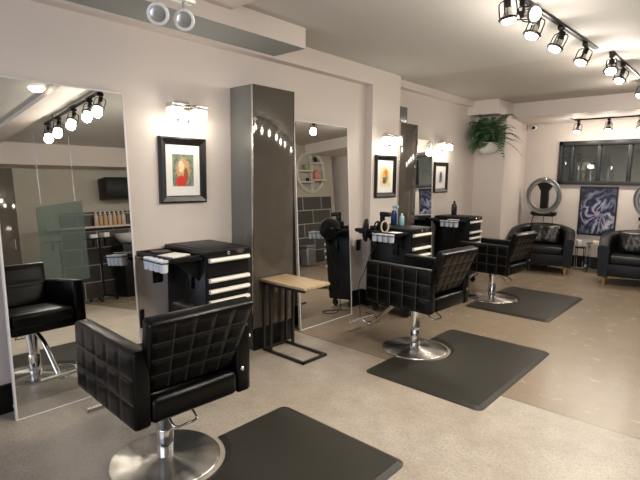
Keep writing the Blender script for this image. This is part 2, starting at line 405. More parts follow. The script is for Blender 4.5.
# ------------------------------------------------------------------ styling chairs
def make_chair(label):
    t = thing('styling_chair', label, 'chair', group=None)
    # chair faces local -X; floor z=0; underside of arms at 0.40
    L, W, ZB, ZT, AT = 0.64, 0.603, 0.39, 0.738, 0.078
    x0, x1 = -0.315, 0.325
    for s in (-1, 1):
        bm = NB()
        ya, yb = (s * W / 2, s * (W / 2 - AT))
        box(bm, x0, x1, min(ya, yb), max(ya, yb), ZB, ZT, 0.018, 3)
        # quilted outer and inner faces
        quilt(bm, L - 0.012, ZT - ZB - 0.02, 5, 3, T(((x0 + x1) / 2, s * (W / 2 - 0.001), (ZB + ZT) / 2)) @ RX(90 if s < 0 else -90), 0.007)
        a = link('armrest', bm, ['leather', 'seam'], t, angle=60)
        if s < 0: continue
        bm = NB(); lathe(bm, [(0.011, 0), (0.011, 0.012), (0.007, 0.016)], 14, T((0.326, s * (W / 2 - 0.06), 0.52)) @ RY(90)); link('bolt', bm, 'chrome', a)
    IW = W - 2 * AT
    bm = NB(); box(bm, x0 + 0.0, 0.22, -IW / 2 + .002, IW / 2 - .002, 0.44, 0.545, 0.035, 4)
    quilt(bm, 0.46, IW - 0.06, 1, 1, T((-0.05, 0, 0.543)), 0.012); link('seat_cushion', bm, ['leather', 'seam'], t, angle=60)
    bm = NB(); box(bm, x0 + 0.01, 0.26, -IW / 2 + .002, IW / 2 - .002, 0.385, 0.45, 0.012, 2); link('seat_base', bm, 'leather', t)
    bm = NB(); box(bm, 0.235, 0.328, -IW / 2 - 0.002, IW / 2 + 0.002, 0.392, 0.512, 0.03, 4); link('rear_rail', bm, 'leather', t, angle=60)
    # reclined backrest, wider than the gap between the arms at its top
    bm = NB()
    BH_, BW, BT = 0.375, 0.535, 0.075
    mt = T((0.245, 0, 0.53)) @ RY(21)
    vs = box(bm, -BT / 2, BT / 2, -BW / 2, BW / 2, 0, BH_, 0.02, 3)
    vs += quilt(bm, BW - 0.03, BH_ - 0.03, 5, 4, T((BT / 2 - 0.001, 0, BH_ / 2)) @ RZ(90) @ RX(90), 0.007)
    vs += quilt(bm, BW - 0.05, BH_ - 0.04, 1, 2, T((-BT / 2 + 0.001, 0, BH_ / 2)) @ RZ(-90) @ RX(90), 0.006)
    for v in bm.verts: v.co.y *= 0.83 + 0.17 * min(1, max(0, v.co.z / BH_))
    bmesh.ops.transform(bm, matrix=mt, verts=bm.verts[:])
    link('backrest', bm, ['leather', 'seam'], t, angle=60)
    # base
    bm = NB(); lathe(bm, [(0.274, 0.0), (0.277, 0.003), (0.275, 0.008), (0.268, 0.0105), (0.16, 0.017), (0.07, 0.022), (0.05, 0.03)], 72); link('base_disc', bm, 'disc', t, angle=60)
    bm = NB(); lathe(bm, [(0.043, 0.02), (0.043, 0.17), (0.0415, 0.173)], 32); link('pump_column', bm, 'chrome', t)
    bm = NB(); lathe(bm, [(0.0405, 0.17), (0.0405, 0.29), (0.047, 0.292), (0.047, 0.36)], 28); box(bm, -0.12, 0.12, -0.1, 0.1, 0.355, 0.387, 0.006); link('piston', bm, 'chrome', t)
    bm = NB(); q = smooth_pts([(0.05, -0.055, 0.33), (0.14, -0.06, 0.32), (0.21, -0.058, 0.285), (0.215, 0.0, 0.28), (0.21, 0.058, 0.285), (0.14, 0.06, 0.32), (0.05, 0.055, 0.33)], 6); tube(bm, q, 0.0065, 10); link('pump_lever', bm, 'chrome', t)
    # T footrest in front
    fr = NB()
    tube(fr, smooth_pts([(-0.10, 0.0, 0.36), (-0.24, 0.0, 0.30), (-0.36, 0, 0.19), (-0.47, 0, 0.085), (-0.53, 0, 0.07), (-0.60, 0, 0.10)], 5), 0.017, 12)
    tube(fr, [(-0.60, -0.165, 0.105), (-0.60, 0.165, 0.105)], 0.016, 14); link('footrest', fr, 'chrome', t)
    return t
ch1 = make_chair('black quilted styling chair nearest the camera, beside the first large leaning mirror')
ch2 = dup(ch1, label='black quilted styling chair in the middle, on chrome disc between the first and last chairs')
ch3 = dup(ch1, label='black quilted styling chair farthest away, in front of the dark tub armchair')
ch1.location = (1.15, 1.18, 0); ch1.rotation_euler = (0, 0, R(-1.5))
ch2.location = (1.235, 3.50, 0); ch2.rotation_euler = (0, 0, R(-3.5))
ch3.location = (1.0, 5.72, 0); ch3.rotation_euler = (0, 0, R(-5.5))
for o, dz in ((ch1, -0.005), (ch2, 0.028), (ch3, -0.03)):   # pumped to different heights
    o['group'] = 'styling chairs'
    for c in o.children:
        if c.name.split('.')[0] not in ('base_disc', 'pump_column'): c.location.z += dz

# ------------------------------------------------------------------ anti-fatigue mats with a round bite for the chair base
def make_mat(name, x0, x1, y0, y1, cx, cy, r, label, skew=0.0):
    bm = NB(); pts = []
    def corner(px, py, a0):
        for k in range(5):
            a = a0 + (PI / 2) * k / 4; pts.append((px + 0.05 * math.cos(a), py + 0.05 * math.sin(a)))
    corner(x1 - 0.05, y0 + 0.05, -PI / 2); corner(x1 - 0.05, y1 - 0.05, 0); corner(x0 + 0.05, y1 - 0.05, PI / 2)
    dx = x0 - cx; ha = math.acos(max(-1, min(1, dx / r))); 
    for k in range(25):
        a = ha - 2 * ha * k / 24; pts.append((cx + r * math.cos(a), cy + r * math.sin(a)))
    corner(x0 + 0.05, y0 + 0.05, PI)
    H = 0.02
    def inset(p, d):
        n = len(p); o = []
        for i in range(n):
            a, b, c = Vector(p[i - 1]), Vector(p[i]), Vector(p[(i + 1) % n])
            e1 = (b - a).normalized(); e2 = (c - b).normalized(); nn = Vector((-e1.y - e2.y, e1.x + e2.x))
            nn = nn.normalized() if nn.length > 1e-6 else Vector((-e1.y, e1.x)); o.append(tuple(b + nn * d))
        return o
    layers = [(pts, 0.0), (pts, 0.005), (inset(pts, 0.03), H)]
    rings = [[bm.verts.new((x, y, z)) for x, y in p] for p, z in layers]; n = len(pts)
    for a, b in zip(rings, rings[1:]):
        for i in range(n): bm.faces.new((a[i], a[(i + 1) % n], b[(i + 1) % n], b[i]))
    bm.faces.new(list(reversed(rings[0]))); bm.faces.new(rings[-1])
    bmesh.ops.triangulate(bm, faces=[f for f in bm.faces if len(f.verts) > 4])
    o = link(name, bm, 'mat', angle=12); return tag(o, label, 'mat', 'anti-fatigue floor mats')
make_mat('floor_mat', 1.18, 2.09, 0.55, 2.0, 1.15, 1.18, 0.305, 'black rubber floor mat nearest the camera, around the first chair base')
make_mat('floor_mat', 1.22, 2.14, 2.79, 4.2, 1.235, 3.50, 0.305, 'black rubber floor mat in the middle, under the second chair')
make_mat('floor_mat', 0.93, 1.85, 5.11, 6.5, 1.0, 5.72, 0.305, 'black rubber floor mat farthest away, under the last chair')

# ------------------------------------------------------------------ leaning mirrors
def make_mirror(y0, y1, xb, xt, zt, label, rz=0.0):
    L = math.hypot(zt, xb - xt); a = math.degrees(math.atan2(xb - xt, zt))
    t = thing('leaning_mirror', label, 'mirror', (xb, (y0 + y1) / 2, 0)); t.rotation_euler = Euler((0, R(-a), R(rz)), 'XYZ'); y0, y1 = -(y1 - y0) / 2, (y1 - y0) / 2; t['group'] = 'tall leaning mirrors'
    bm = NB(); box(bm, -0.020, -0.004, y0 + .004, y1 - .004, 0.006, L - .004); link('mirror_glass', bm, 'mirror', t, smooth=False)
    bm = NB(); E = 0.011
    box(bm, -0.03, 0.0, y0, y0 + E, 0, L, 0.002); box(bm, -0.03, 0, y1 - E, y1, 0, L, 0.002); box(bm, -0.03, 0, y0 + E, y1 - E, L - E, L, 0.002); box(bm, -0.03, 0, y0 + E, y1 - E, 0, 0.006, 0.002)
    link('mirror_frame', bm, 'mirror_edge', t); return t
make_mirror(0.775, 1.572, 0.17, 0.035, 2.01, 'tall frameless mirror leaning at the left edge, reflecting the first chair')
make_mirror(3.15, 3.945, 0.20, 0.09, 1.985, 'tall mirror leaning behind the small wooden side table')
make_mirror(5.40, 6.03, 0.0, -0.066, 1.99, 'tall mirror leaning beyond the second tall cabinet, reflecting the blue poster', 1.0)

# ------------------------------------------------------------------ tall glossy cabinets
def make_cabinet(x0, x1, y0, y1, h, label):
    t = thing('tall_cabinet', label, 'cabinet', (0, 0, 0)); t['group'] = 'tall glossy cabinets'
    bm = NB(); box(bm, x0, x1 - 0.02, y0, y1, 0, h, 0.003); link('cabinet_body', bm, 'cabinet_side', t)
    bm = NB(); box(bm, x1 - 0.02, x1, y0 - .002, y1 + .002, 0.19, h, 0.004); link('door', bm, 'cabinet', t)
    bm = NB(); box(bm, x1 - 0.02, x1 - 0.001, y0 - .001, y1, 0, 0.188, 0.003); link('plinth', bm, 'base', t)
    bm = NB(); box(bm, x1 - 0.015, x1 - 0.001, y1 + .002, y1 + 0.012, 0.19, h, 0.002); link('edge_strip', bm, 'black_metal', t)
    bm = NB(); box(bm, x1 - 0.02, x1 - 0.001, y0 - 0.006, y0 - 0.002, 0.19, h, 0.001); link('edge_strip', bm, 'steel', t); return t  # this pale strip is added to draw the highlight along the near door edge
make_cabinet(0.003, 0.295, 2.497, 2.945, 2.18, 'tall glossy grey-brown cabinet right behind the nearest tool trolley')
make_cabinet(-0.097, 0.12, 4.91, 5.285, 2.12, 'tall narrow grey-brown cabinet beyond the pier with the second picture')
bm = NB(); box(bm, -0.1, 0.02, 4.94, 5.2, 2.12, 2.33, 0.004); tag(link('storage_box', bm, 'cabinet_side'), 'dark grey box on top of the farther tall cabinet', 'box')

# ------------------------------------------------------------------ tool trolleys
def make_cart(label):
    # origin at floor, back-left corner of the body; body X 0..0.5 (front +X), Y 0..0.4; shelf towards -Y
    t = thing('tool_trolley', label, 'trolley'); t['group'] = 'black tool trolleys'
    D, Wd, H = 0.50, 0.385, 0.945
    bm = NB(); box(bm, 0.0, D, 0, Wd, 0.09, H - 0.03, 0.008)
    link('trolley_body', bm, 'black_metal', t)
    bm = NB(); box(bm, -0.012, D + 0.018, -0.012, Wd + 0.012, H - 0.044, H, 0.008); box(bm, 0.02, D - 0.02, 0.02, Wd - 0.02, H - .001, H + 0.004, 0.002)
    link('top_tray', bm, 'black_plastic', t)
    bm = NB(); lathe(bm, [(0.013, 0), (0.013, 0.006), (0.009, 0.009)], 18, T((D + 0.018, Wd * 0.48, H - 0.026)) @ RY(90)); link('lock', bm, 'chrome', t)
    # small winged maker's badge
    bm = NB()
    pts = [(-0.05, 0.006), (-0.02, 0.014), (0.0, 0.018), (0.02, 0.014), (0.05, 0.006), (0.03, -0.002), (0.018, -0.012), (0, -0.017), (-0.018, -0.012), (-0.03, -0.002)]
    prism(bm, pts, 0, 0.003, T((D + 0.018, Wd * 0.76, H - 0.024)) @ RZ(90) @ RX(90)); link('badge', bm, 'steel', t)
    ztop = H - 0.10
    rows = [(0.765, 0.898), (0.686, 0.757), (0.608, 0.678), (0.50, 0.60), (0.30, 0.492), (0.10, 0.292)]
    for z0, z1 in rows:
        bm = NB(); box(bm, D - 0.004, D + 0.012, 0.012, Wd - 0.012, z0, z1, 0.004); d = link('drawer', bm, 'black_metal', t)
        bm = NB(); zc = z1 - 0.022
        prism(bm, [(0.012, -0.014), (0.034, -0.014), (0.042, -0.004), (0.036, 0.014), (0.012, 0.014)], 0.02, Wd - 0.02, T((D, 0, zc)) @ Matrix(((1, 0, 0, 0), (0, 0, 1, 0), (0, 1, 0, 0), (0, 0, 0, 1))))
        link('drawer_handle', bm, 'handle', d)
    # side shelf with its bracket
    bm = NB(); box(bm, 0.02, D - 0.01, -0.25, -0.002, 0.885, 0.901, 0.004)
    for a in ((0.02, 0.03, -0.25, -0.002), (D - 0.02, D - 0.01, -0.25, -0.002), (0.02, D - 0.01, -0.25, -0.24)): box(bm, *a, 0.885, 0.92, 0.003)
    prism(bm, [(0, 0), (-0.2, 0), (0, -0.16)], 0.06, 0.07, T((0, 0, 0.885)) @ Matrix(((0, 0, 1, 0), (1, 0, 0, 0), (0, 1, 0, 0), (0, 0, 0, 1))))
    prism(bm, [(0, 0), (-0.2, 0), (0, -0.16)], 0.42, 0.43, T((0, 0, 0.885)) @ Matrix(((0, 0, 1, 0), (1, 0, 0, 0), (0, 1, 0, 0), (0, 0, 0, 1))))
    link('side_shelf', bm, 'black_plastic', t)
    for k in range(4):
        bm = NB(); x = 0.255 + 0.066 * k
        lathe(bm, [(0.024, 0), (0.027, 0.004), (0.031, 0.078), (0.032, 0.08), (0.028, 0.078), (0.024, 0.008)], 22, T((x, -0.284, 0.828)), cap=True); link('cup', bm, 'cup', t)
    bm = NB(); tube(bm, [(0.20, -0.252, 0.893), (0.20, -0.319, 0.893), (0.488, -0.319, 0.893), (0.488, -0.252, 0.893)], 0.004, 8); link('cup_rail', bm, 'black_metal', t)
    # outlet block and hook on the side panel
    bm = NB(); box(bm, 0.30, 0.36, -0.022, 0.0, 0.66, 0.78, 0.004); link('power_block', bm, 'black_plastic', t)
    for x in (0.05, D - 0.05):
        for y in (0.05, Wd - 0.05):
            bm = NB(); lathe(bm, [(0.012, -0.014), (0.036, -0.014), (0.04, -0.008), (0.04, 0.008), (0.036, 0.014), (0.012, 0.014)], 18, T((x, y, 0.04)) @ RX(90)); box(bm, x - .02, x + .02, y - .02, y + .02, 0.07, 0.1, 0.003); link('caster', bm, 'black_rubber', t)
    return t
c1 = make_cart('black drawer trolley nearest the camera, under the first framed picture')
c2 = dup(c1, label='black drawer trolley in the middle with styling tools, behind the second chair')
c3 = dup(c1, label='black drawer trolley farthest away with a dark bottle on top')
c1.location = (0.035, 1.86, 0); c2.location = (0.235, 4.20, 0); c3.location = (-0.04, 6.14, 0)

# papers / implements lying on the shelves
def sheet(x0, x1, y0, y1, z, rz, label, m='paper', cat='towel', name='folded_towel', h=0.012):
    bm = NB(); box(bm, -(x1 - x0) / 2, (x1 - x0) / 2, -(y1 - y0) / 2, (y1 - y0) / 2, 0, h, 0.004, 3)
    return tag(link(name, bm, m, loc=((x0 + x1) / 2, (y0 + y1) / 2, z), rot=(0, 0, rz)), label, cat)
sheet(0.27, 0.42, 1.655, 1.82, 0.902, 0.25, 'white folded towel on the side shelf of the nearest trolley')
sheet(0.13, 0.22, 1.67, 1.80, 0.902, -0.2, 'dark grey flat case on the nearest trolley shelf, next to the white towel', 'bronze', 'case', 'tool_case', 0.02)
sheet(0.56, 0.68, 3.98, 4.14, 0.902, 0.1, 'white folded towel on the side shelf of the middle trolley', 'paper')
sheet(0.22, 0.36, 5.93, 6.08, 0.902, 0.1, 'white folded towel on the side shelf of the farthest trolley', 'paper')

# ------------------------------------------------------------------ C-shaped side table
t = thing('side_table', 'small C-shaped side table with oak top and dark steel frame by the tall cabinet', 'table', (0.32, 2.56, 0))
bm = NB(); box(bm, -0.01, 0.50, -0.01, 0.29, 0.595, 0.617, 0.002); link('table_top', bm, 'wood', t)
bm = NB(); S = 0.011
def bar(x0, x1, y0, y1, z0, z1): box(bm, x0, x1, y0, y1, z0, z1, 0.002)
bar(0.02, 0.485, 0, 2 * S, 0, 2 * S); bar(0.02, 0.485, 0.28 - 2 * S, 0.28, 0, 2 * S); bar(0, 2 * S, 0, 0.28, 0, 2 * S); bar(0.485 - 2 * S, 0.485, 0, 0.28, 0, 2 * S)
link('base_frame', bm, 'bronze', t)
bm = NB(); bar(0, 2 * S, 2 * S, 0.28 - 2 * S, 0.573, 0.595); bar(0, 0.485, 0, 2 * S, 0.573, 0.595); bar(0, 0.485, 0.28 - 2 * S, 0.28, 0.573, 0.595)
link('top_frame', bm, 'bronze', t)
for x in (0.0, 0.085):
    for y in (0, 0.28 - 2 * S):
        bm = NB(); bar(x, x + 2 * S, y, y + 2 * S, 2 * S, 0.573); link('leg', bm, 'bronze', t)

# ------------------------------------------------------------------ framed pictures
def make_picture(x, y0, y1, z0, z1, art, label, fw=0.055, mw=0.062):
    t = thing('framed_picture', label, 'picture', (x, 0, 0)); t['group'] = 'framed prints on the left wall'
    bm = NB()
    prof = [(0, 0), (0.0, 0.022), (0.012, 0.03), (fw - 0.008, 0.018), (fw, 0.012), (fw, 0)]
    cs = [(y0, z0, 1, 1), (y1, z0, -1, 1), (y1, z1, -1, -1), (y0, z1, 1, -1)]
    rings = [[bm.verts.new((d, y + sy * o, z + sz * o)) for o, d in prof] for y, z, sy, sz in cs]
    for i in range(4):
        a, b = rings[i], rings[(i + 1) % 4]
        for k in range(len(prof) - 1): bm.faces.new((a[k], a[k + 1], b[k + 1], b[k]))
    link('frame', bm, 'frame', t, smooth=False)
    bm = NB(); box(bm, 0.002, 0.008, y0 + fw - .004, y1 - fw + .004, z0 + fw - .004, z1 - fw + .004); link('mat_board', bm, 'matboard', t)
    bm = NB(); e = fw + mw; box(bm, 0.007, 0.0095, y0 + e * 0.95, y1 - e * 0.95, z0 + e * 1.08, z1 - e * 1.08); link('print', bm, art, t, smooth=False)
    return t
make_picture(0.0, 1.835, 2.24, 1.25, 1.745, 'art_a', 'framed warm red and tan portrait print above the nearest trolley')
make_picture(0.1, 4.42, 4.84, 1.24, 1.72, 'art_b', 'framed yellow and orange print on the pier beside the second mirror')
make_picture(-0.1, 6.13, 6.53, 1.27, 1.70, 'art_c', 'framed blue-grey print above the farthest trolley')

# ------------------------------------------------------------------ lights
def lamp(kind, loc, power, col=(1, 0.9, 0.78), size=0.05, d=None, cone=120, blend=0.6, name='lamp'):
    l = bpy.data.lights.new(name, kind); l.energy = power; l.color = col
    if kind in ('POINT', 'SPOT'): l.shadow_soft_size = size
    if kind == 'SPOT': l.spot_size = R(cone); l.spot_blend = blend
    o = bpy.data.objects.new(name, l); COL.objects.link(o); o.location = loc
    if d: o.rotation_euler = (-Vector(d)).to_track_quat('Z', 'Y').to_euler()
    return o

def make_sconce(x, yc, zc, label, power=3.2):
    t = thing('wall_sconce', label, 'wall light', (x, yc, zc)); t['group'] = 'two-shade wall lights'
    bm = NB(); box(bm, 0, 0.018, -0.06, 0.06, -0.075, 0.075, 0.004); link('backplate', bm, 'steel', t)
    bm = NB(); box(bm, 0.018, 0.09, -0.02, 0.02, 0.03, 0.055, 0.003); box(bm, 0.065, 0.09, -0.11, 0.11, 0.034, 0.05, 0.003); link('arm', bm, 'steel', t)
    for s in (-1, 1):
        bm = NB(); box(bm, 0.035, 0.125, s * 0.102 - 0.049, s * 0.102 + 0.049, 0.020, 0.052, 0.003); link('cap', bm, 'steel', t)
        bm = NB(); box(bm, 0.038, 0.122, s * 0.102 - 0.046, s * 0.102 + 0.046, -0.055, 0.019, 0.006); link('glass_shade', bm, 'shade', t)
        lamp('POINT', (x + 0.17, yc + s * 0.102, zc - 0.085), power / 2, (1, 0.93, 0.8), 0.05, name='sconce_light')
    return t
make_sconce(0.0, 2.04, 1.935, 'two-shade chrome wall light above the warm portrait print')
make_sconce(0.1, 4.65, 1.90, 'two-shade chrome wall light above the yellow and orange print')
make_sconce(-0.1, 6.30, 1.93, 'two-shade chrome wall light above the blue-grey print')

def head_parts(parent, top, d, size=1.0, power=9, pf=0.36, cone=150):
    # top: point on the track; d: aiming direction. wire-caged lamp holder with a flat glowing bulb
    d = Vector(d).normalized(); piv = Vector(top) + Vector((0, 0, -0.08))
    mt = T(piv) @ aim(d)
    bm = NB(); box(bm, top[0] - 0.018, top[0] + 0.02, top[1] - 0.035, top[1] + 0.035, top[2] - 0.03, top[2], 0.004)
    lathe(bm, [(0.011, 0), (0.011, 0.055)], 10, T(piv))
    lathe(bm, [(0.016, -0.03), (0.022, 0.0), (0.022, 0.04), (0.012, 0.048)], 16, mt)
    h = link('lamp_head', bm, 'black_metal', parent)
    bm = NB()
    for k in range(4):
        a = PI / 2 * k + PI / 4; cx, cy = math.cos(a), math.sin(a)
        tube(bm, smooth_pts([(0.02 * cx, 0.02 * cy, 0.03), (0.052 * cx, 0.052 * cy, 0.015), (0.056 * cx, 0.056 * cy, -0.05), (0.053 * cx, 0.053 * cy, -0.085)], 3), 0.0045, 6, mtx=mt)
    ring = [(0.054 * math.cos(2 * PI * k / 24), 0.054 * math.sin(2 * PI * k / 24), -0.085) for k in range(24)]
    tube(bm, ring, 0.009, 8, closed=True, mtx=mt); link('cage', bm, 'black_metal', h)
    bm = NB(); lathe(bm, [(0.018, -0.02), (0.024, -0.04), (0.042, -0.078), (0.047, -0.084)], 24, mt); link('reflector', bm, 'steel', h)
    bm = NB(); lathe(bm, [(0.044, -0.084), (0.0445, -0.096), (0.037, -0.108), (0.02, -0.113)], 24, mt); link('bulb', bm, 'glow', h)
    p = piv + d * 0.15
    lamp('POINT', p, power * pf, (1, 0.92, 0.81), 0.05, name='track_lamp'); lamp('SPOT', p, power * 1.06, (1, 0.92, 0.81), 0.05, d, cone, 1.0, 'track_beam')
def make_track(p0, p1, heads, label, power=9, drop=0.0):
    t = thing('track_light', label, 'track light'); t['group'] = 'black ceiling track lights'
    p0, p1 = Vector(p0), Vector(p1); d = (p1 - p0); L = d.length
    ang = math.atan2(d.y, d.x)
    bm = NB(); box(bm, 0, L, -0.018, 0.018, -0.02, 0.0, 0.002, mtx=T(p0) @ Matrix.Rotation(ang, 4, 'Z')); link('track', bm, 'black_metal', t)
    bm = NB(); box(bm, L * 0.5 - .09, L * 0.5 + .09, -0.022, 0.022, -0.006, 0.008, 0.002, mtx=T(p0) @ Matrix.Rotation(ang, 4, 'Z')); link('feed_box', bm, 'black_metal', t)
    if drop:
        for f in (0.15, 0.85):
            bm = NB(); q = p0 + d * f; tube(bm, [(q.x, q.y, q.z), (q.x, q.y, q.z + drop)], 0.006, 8); link('hanger_rod', bm, 'black_metal', t)
    for f, dd in heads:
        q = p0 + d * f; head_parts(t, (q.x, q.y, q.z - 0.02), dd, power=power, pf=0.2 if drop else 0.36)
    return t
TR = CE - 0.0
make_track((2.0, 2.78, TR), (2.115, 4.98, TR), [(0.16, (.1, .1, -1)), (0.27, (1, -.3, -.25)), (0.375, (-.25, -.25, -1)), (0.59, (-.35, -.3, -1)), (0.86, (-.25, -.35, -1))],
           'black track light nearest the camera on the ceiling, running towards the far wall', 14)
make_track((2.185, 5.22, TR), (2.21, 7.3, TR), [(0.02, (.1, -.6, -1)), (0.25, (-.2, -.4, -1)), (0.79, (-.2, -.4, -1))],
           'black track light in the middle of the ceiling, second along the line', 22)
make_track((1.07, 8.5, 2.432), (3.0, 8.5, 2.432), [(0.03, (-.1, -.25, -1)), (0.25, (0, -.25, -1)), (0.465, (.1, -.25, -1)), (0.75, (0, -.2, -1))],
           'black track light running along the far wall above the window', 12)
make_track((1.75, 2.28, 2.60), (3.62, 2.28, 2.60), [(0.11, (-.1, -.4, -1)), (0.26, (-.25, -.4, -1)), (0.50, (-.3, -.45, -1)), (0.76, (-.4, -.3, -1)), (0.95, (-.4, -.2, -1))],
           'black track light with five lamps seen in the first mirror, across the room', 15, 0.05)

# recessed ceiling light seen in the mirror
t = thing('recessed_light', 'round recessed ceiling light seen in the first mirror beside the beam', 'ceiling light', (2.27, 1.78, CE))
bm = NB(); lathe(bm, [(0.085, 0), (0.085, -0.004), (0.078, -0.007)], 28); link('trim_ring', bm, 'white', t)
bm = NB(); lathe(bm, [(0.076, -0.006), (0.072, -0.024), (0.05, -0.044), (0.02, -0.052)], 28); link('lens', bm, 'glow', t)
lamp('SPOT', (2.27, 1.78, CE - 0.09), 14, (1, 0.88, 0.72), 0.05, (0, 0, -1), 140, 0.8, 'recessed_spot')

# glass-faced pair of unlit lamps at the top of the picture
t = thing('ceiling_lamp', 'white ceiling bar with two round clear-glass lamps at the top left', 'ceiling lamp', (0, 0, 0))
bm = NB(); box(bm, 1.41, 1.455, 0.70, 1.215, 2.172, 2.196, 0.004); lathe(bm, [(0.010, 2.19), (0.010, CE)], 12, T((1.432, 0.8, 0))); link('ceiling_bar', bm, 'white_metal', t)
for (x, y, z) in ((1.425, 1.055, 2.10), (1.441, 1.164, 2.10)):
    d = Vector((3.27 - x, -y, 1.45 - z)).normalized(); mt = T((x, y, z)) @ aim(d)
    bm = NB(); tube(bm, [(x, y, z + 0.04), (x, y, 2.175)], 0.006, 10); lathe(bm, [(0.024, 0.024), (0.036, 0.008), (0.040, 0.0)], 24, mt); p = link('lamp_holder', bm, 'chrome', t)
    bm = NB(); ring = [(0.037 * math.cos(2 * PI * k / 32), 0.037 * math.sin(2 * PI * k / 32), -0.003) for k in range(32)]; tube(bm, ring, 0.007, 10, closed=True, mtx=mt); link('glass_ring', bm, 'white', p)
    bm = NB(); lathe(bm, [(0.034, -0.001), (0.027, -0.003), (0.01, -0.004)], 28, mt); link('glass_face', bm, 'steel', p)

# ------------------------------------------------------------------ fern in a wall pot
t = thing('potted_fern', 'green fern spilling from a white pot high on the corner pier', 'plant', (0.16, 7.33, 1.86)); random.seed(3)
bm = NB(); lathe(bm, [(0.05, 0.0), (0.10, 0.012), (0.145, 0.06), (0.162, 0.12), (0.165, 0.17), (0.15, 0.17), (0.14, 0.12)], 28, T((0, 0, 0)) @ Matrix.Diagonal((1, 0.72, 1, 1))); link('pot', bm, 'pot', t)
bm = NB(); box(bm, -0.03, 0.03, 0.10, 0.12, 0.05, 0.16, 0.003); link('wall_bracket', bm, 'white_metal', t)
bm = NB()
def frond(bm, az, L, rise, droop, wd):
    n = 15; pts = []
    for k in range(n + 1):
        s = k / n; r = L * (s * 0.92); z = 0.15 + rise * math.sin(min(1, s * 1.15) * PI * 0.5) * L - droop * L * s * s
        pts.append(Vector((math.cos(az) * r, math.sin(az) * r, z)))
    for p in pts: p.x = max(p.x, -0.14); p.y = min(p.y, 0.07)
    tube(bm, pts, [0.0035 * (1 - 0.7 * k / n) for k in range(n + 1)], 5)
    for k in range(2, n):
        p = pts[k]; tng = (pts[min(k + 1, n)] - pts[k - 1]).normalized(); side = tng.cross(Vector((0, 0, 1)))
        if side.length < 1e-3: continue
        side.normalize(); s = k / n; w = wd * math.sin(PI * min(1, 0.12 + s * 0.88)) ** 0.8
        for sg in (-1, 1):
            tip = p + side * sg * w + tng * w * 0.45 - Vector((0, 0, 0.12 * w)); b1 = p + tng * 0.012; b2 = p - tng * 0.010
            mid = p + side * sg * w * 0.5 + tng * w * 0.22
            a = bm.verts.new(b1); b = bm.verts.new(b2); c = bm.verts.new(mid - tng * 0.012); e = bm.verts.new(mid + tng * 0.013); f = bm.verts.new(tip)
            bm.faces.new((b, c, e, a)); bm.faces.new((c, f, e))
for i in range(95):
    az = random.uniform(0, 2 * PI)
    back = math.sin(az) > 0.2
    L = random.uniform(0.34, 0.62) * (0.3 if back else 1.0) * (1.0 if abs(math.cos(az)) > 0.5 else 0.8)
    rise = random.uniform(0.15, 0.95); frond(bm, az, L, rise, random.uniform(0.15, 0.7), random.uniform(0.06, 0.10))
for i in range(16):
    az = random.uniform(PI, 2 * PI); frond(bm, az, random.uniform(0.25, 0.36), random.uniform(1.0, 1.5), 0.2, 0.055)
link('fronds', bm, 'leaf', t, smooth=False)

# ------------------------------------------------------------------ tub armchairs
def make_tub(label):
    # faces local -Y, centre of seat at origin
    t = thing('tub_armchair', label, 'armchair'); t['group'] = 'dark tub armchairs'
    W, D = 0.92, 0.74
    bm = NB(); n = 40; prof = []
    path = []
    for k in range(n + 1):
        s = k / n; a = PI * (1 - s)      # right ... around the back
        # straight arms then a semicircular back
        if s < 0.22: x, y = -W / 2, -D / 2 + (D * 0.42) * (s / 0.22)
        elif s > 0.78: x, y = W / 2, -D / 2 + (D * 0.42) * ((1 - s) / 0.22)
        else:
            q = (s - 0.22) / 0.56; aa = PI * (1 - q); x = W / 2 * math.cos(aa); y = -D / 2 + D * 0.42 + (D * 0.58) * math.sin(aa)
        c = max(0, math.sin(PI * s)); h = 0.56 + 0.19 * (c ** 1.3)
        path.append((Vector((x, y, 0)), h))
    rings = []
    for i, (p, h) in enumerate(path):
        tg = (path[min(i + 1, n)][0] - path[max(i - 1, 0)][0]).normalized(); nin = Vector((tg.y, -tg.x, 0))
        th = 0.13 if 0.15 < i / n < 0.85 else 0.125
        cross = [(0.012, 0.12), (0.0, 0.16), (-0.012, h * 0.7), (-0.02, h - 0.05), (-0.012, h - 0.015), (0.02, h), (th - 0.035, h - 0.005), (th - 0.006, h - 0.03), (th, h - 0.07), (th, 0.3), (th - 0.01, 0.12)]
        rings.append([bm.verts.new(p + nin * o + Vector((0, 0, z))) for o, z in cross])
    m = len(rings[0])
    for a, b in zip(rings, rings[1:]):
        for k in range(m): bm.faces.new((a[k], a[(k + 1) % m], b[(k + 1) % m], b[k]))
    bm.faces.new(rings[0]); bm.faces.new(list(reversed(rings[-1])))
    link('shell', bm, 'tub', t, angle=50)
    bm = NB(); box(bm, -W / 2 + 0.1, W / 2 - 0.1, -D / 2 + 0.005, D / 2 - 0.12, 0.13, 0.31, 0.015, 3); link('seat_base', bm, 'tub', t)
    bm = NB(); box(bm, -W / 2 + 0.125, W / 2 - 0.125, -D / 2 - 0.015, D / 2 - 0.15, 0.305, 0.425, 0.04, 4); link('seat_cushion', bm, 'tub', t, angle=60)
    for sx in (-1, 1):
        for y in (-D / 2 + 0.06, D / 2 - 0.16):
            bm = NB(); lathe(bm, [(0.017, 0), (0.026, 0.13)], 14, T((sx * (W / 2 - 0.085), y, 0))); link('leg', bm, 'wood_leg', t)
    return t
tub1 = make_tub('dark leather tub armchair behind the last styling chair, left of the poster')
tub2 = dup(tub1, label='dark leather tub armchair at the right edge, right of the poster')
tub1.location = (0.79, 8.22, 0); tub1.rotation_euler = (0, 0, R(13))
tub2.location = (2.16, 8.0, 0); tub2.rotation_euler = (0, 0, R(8))
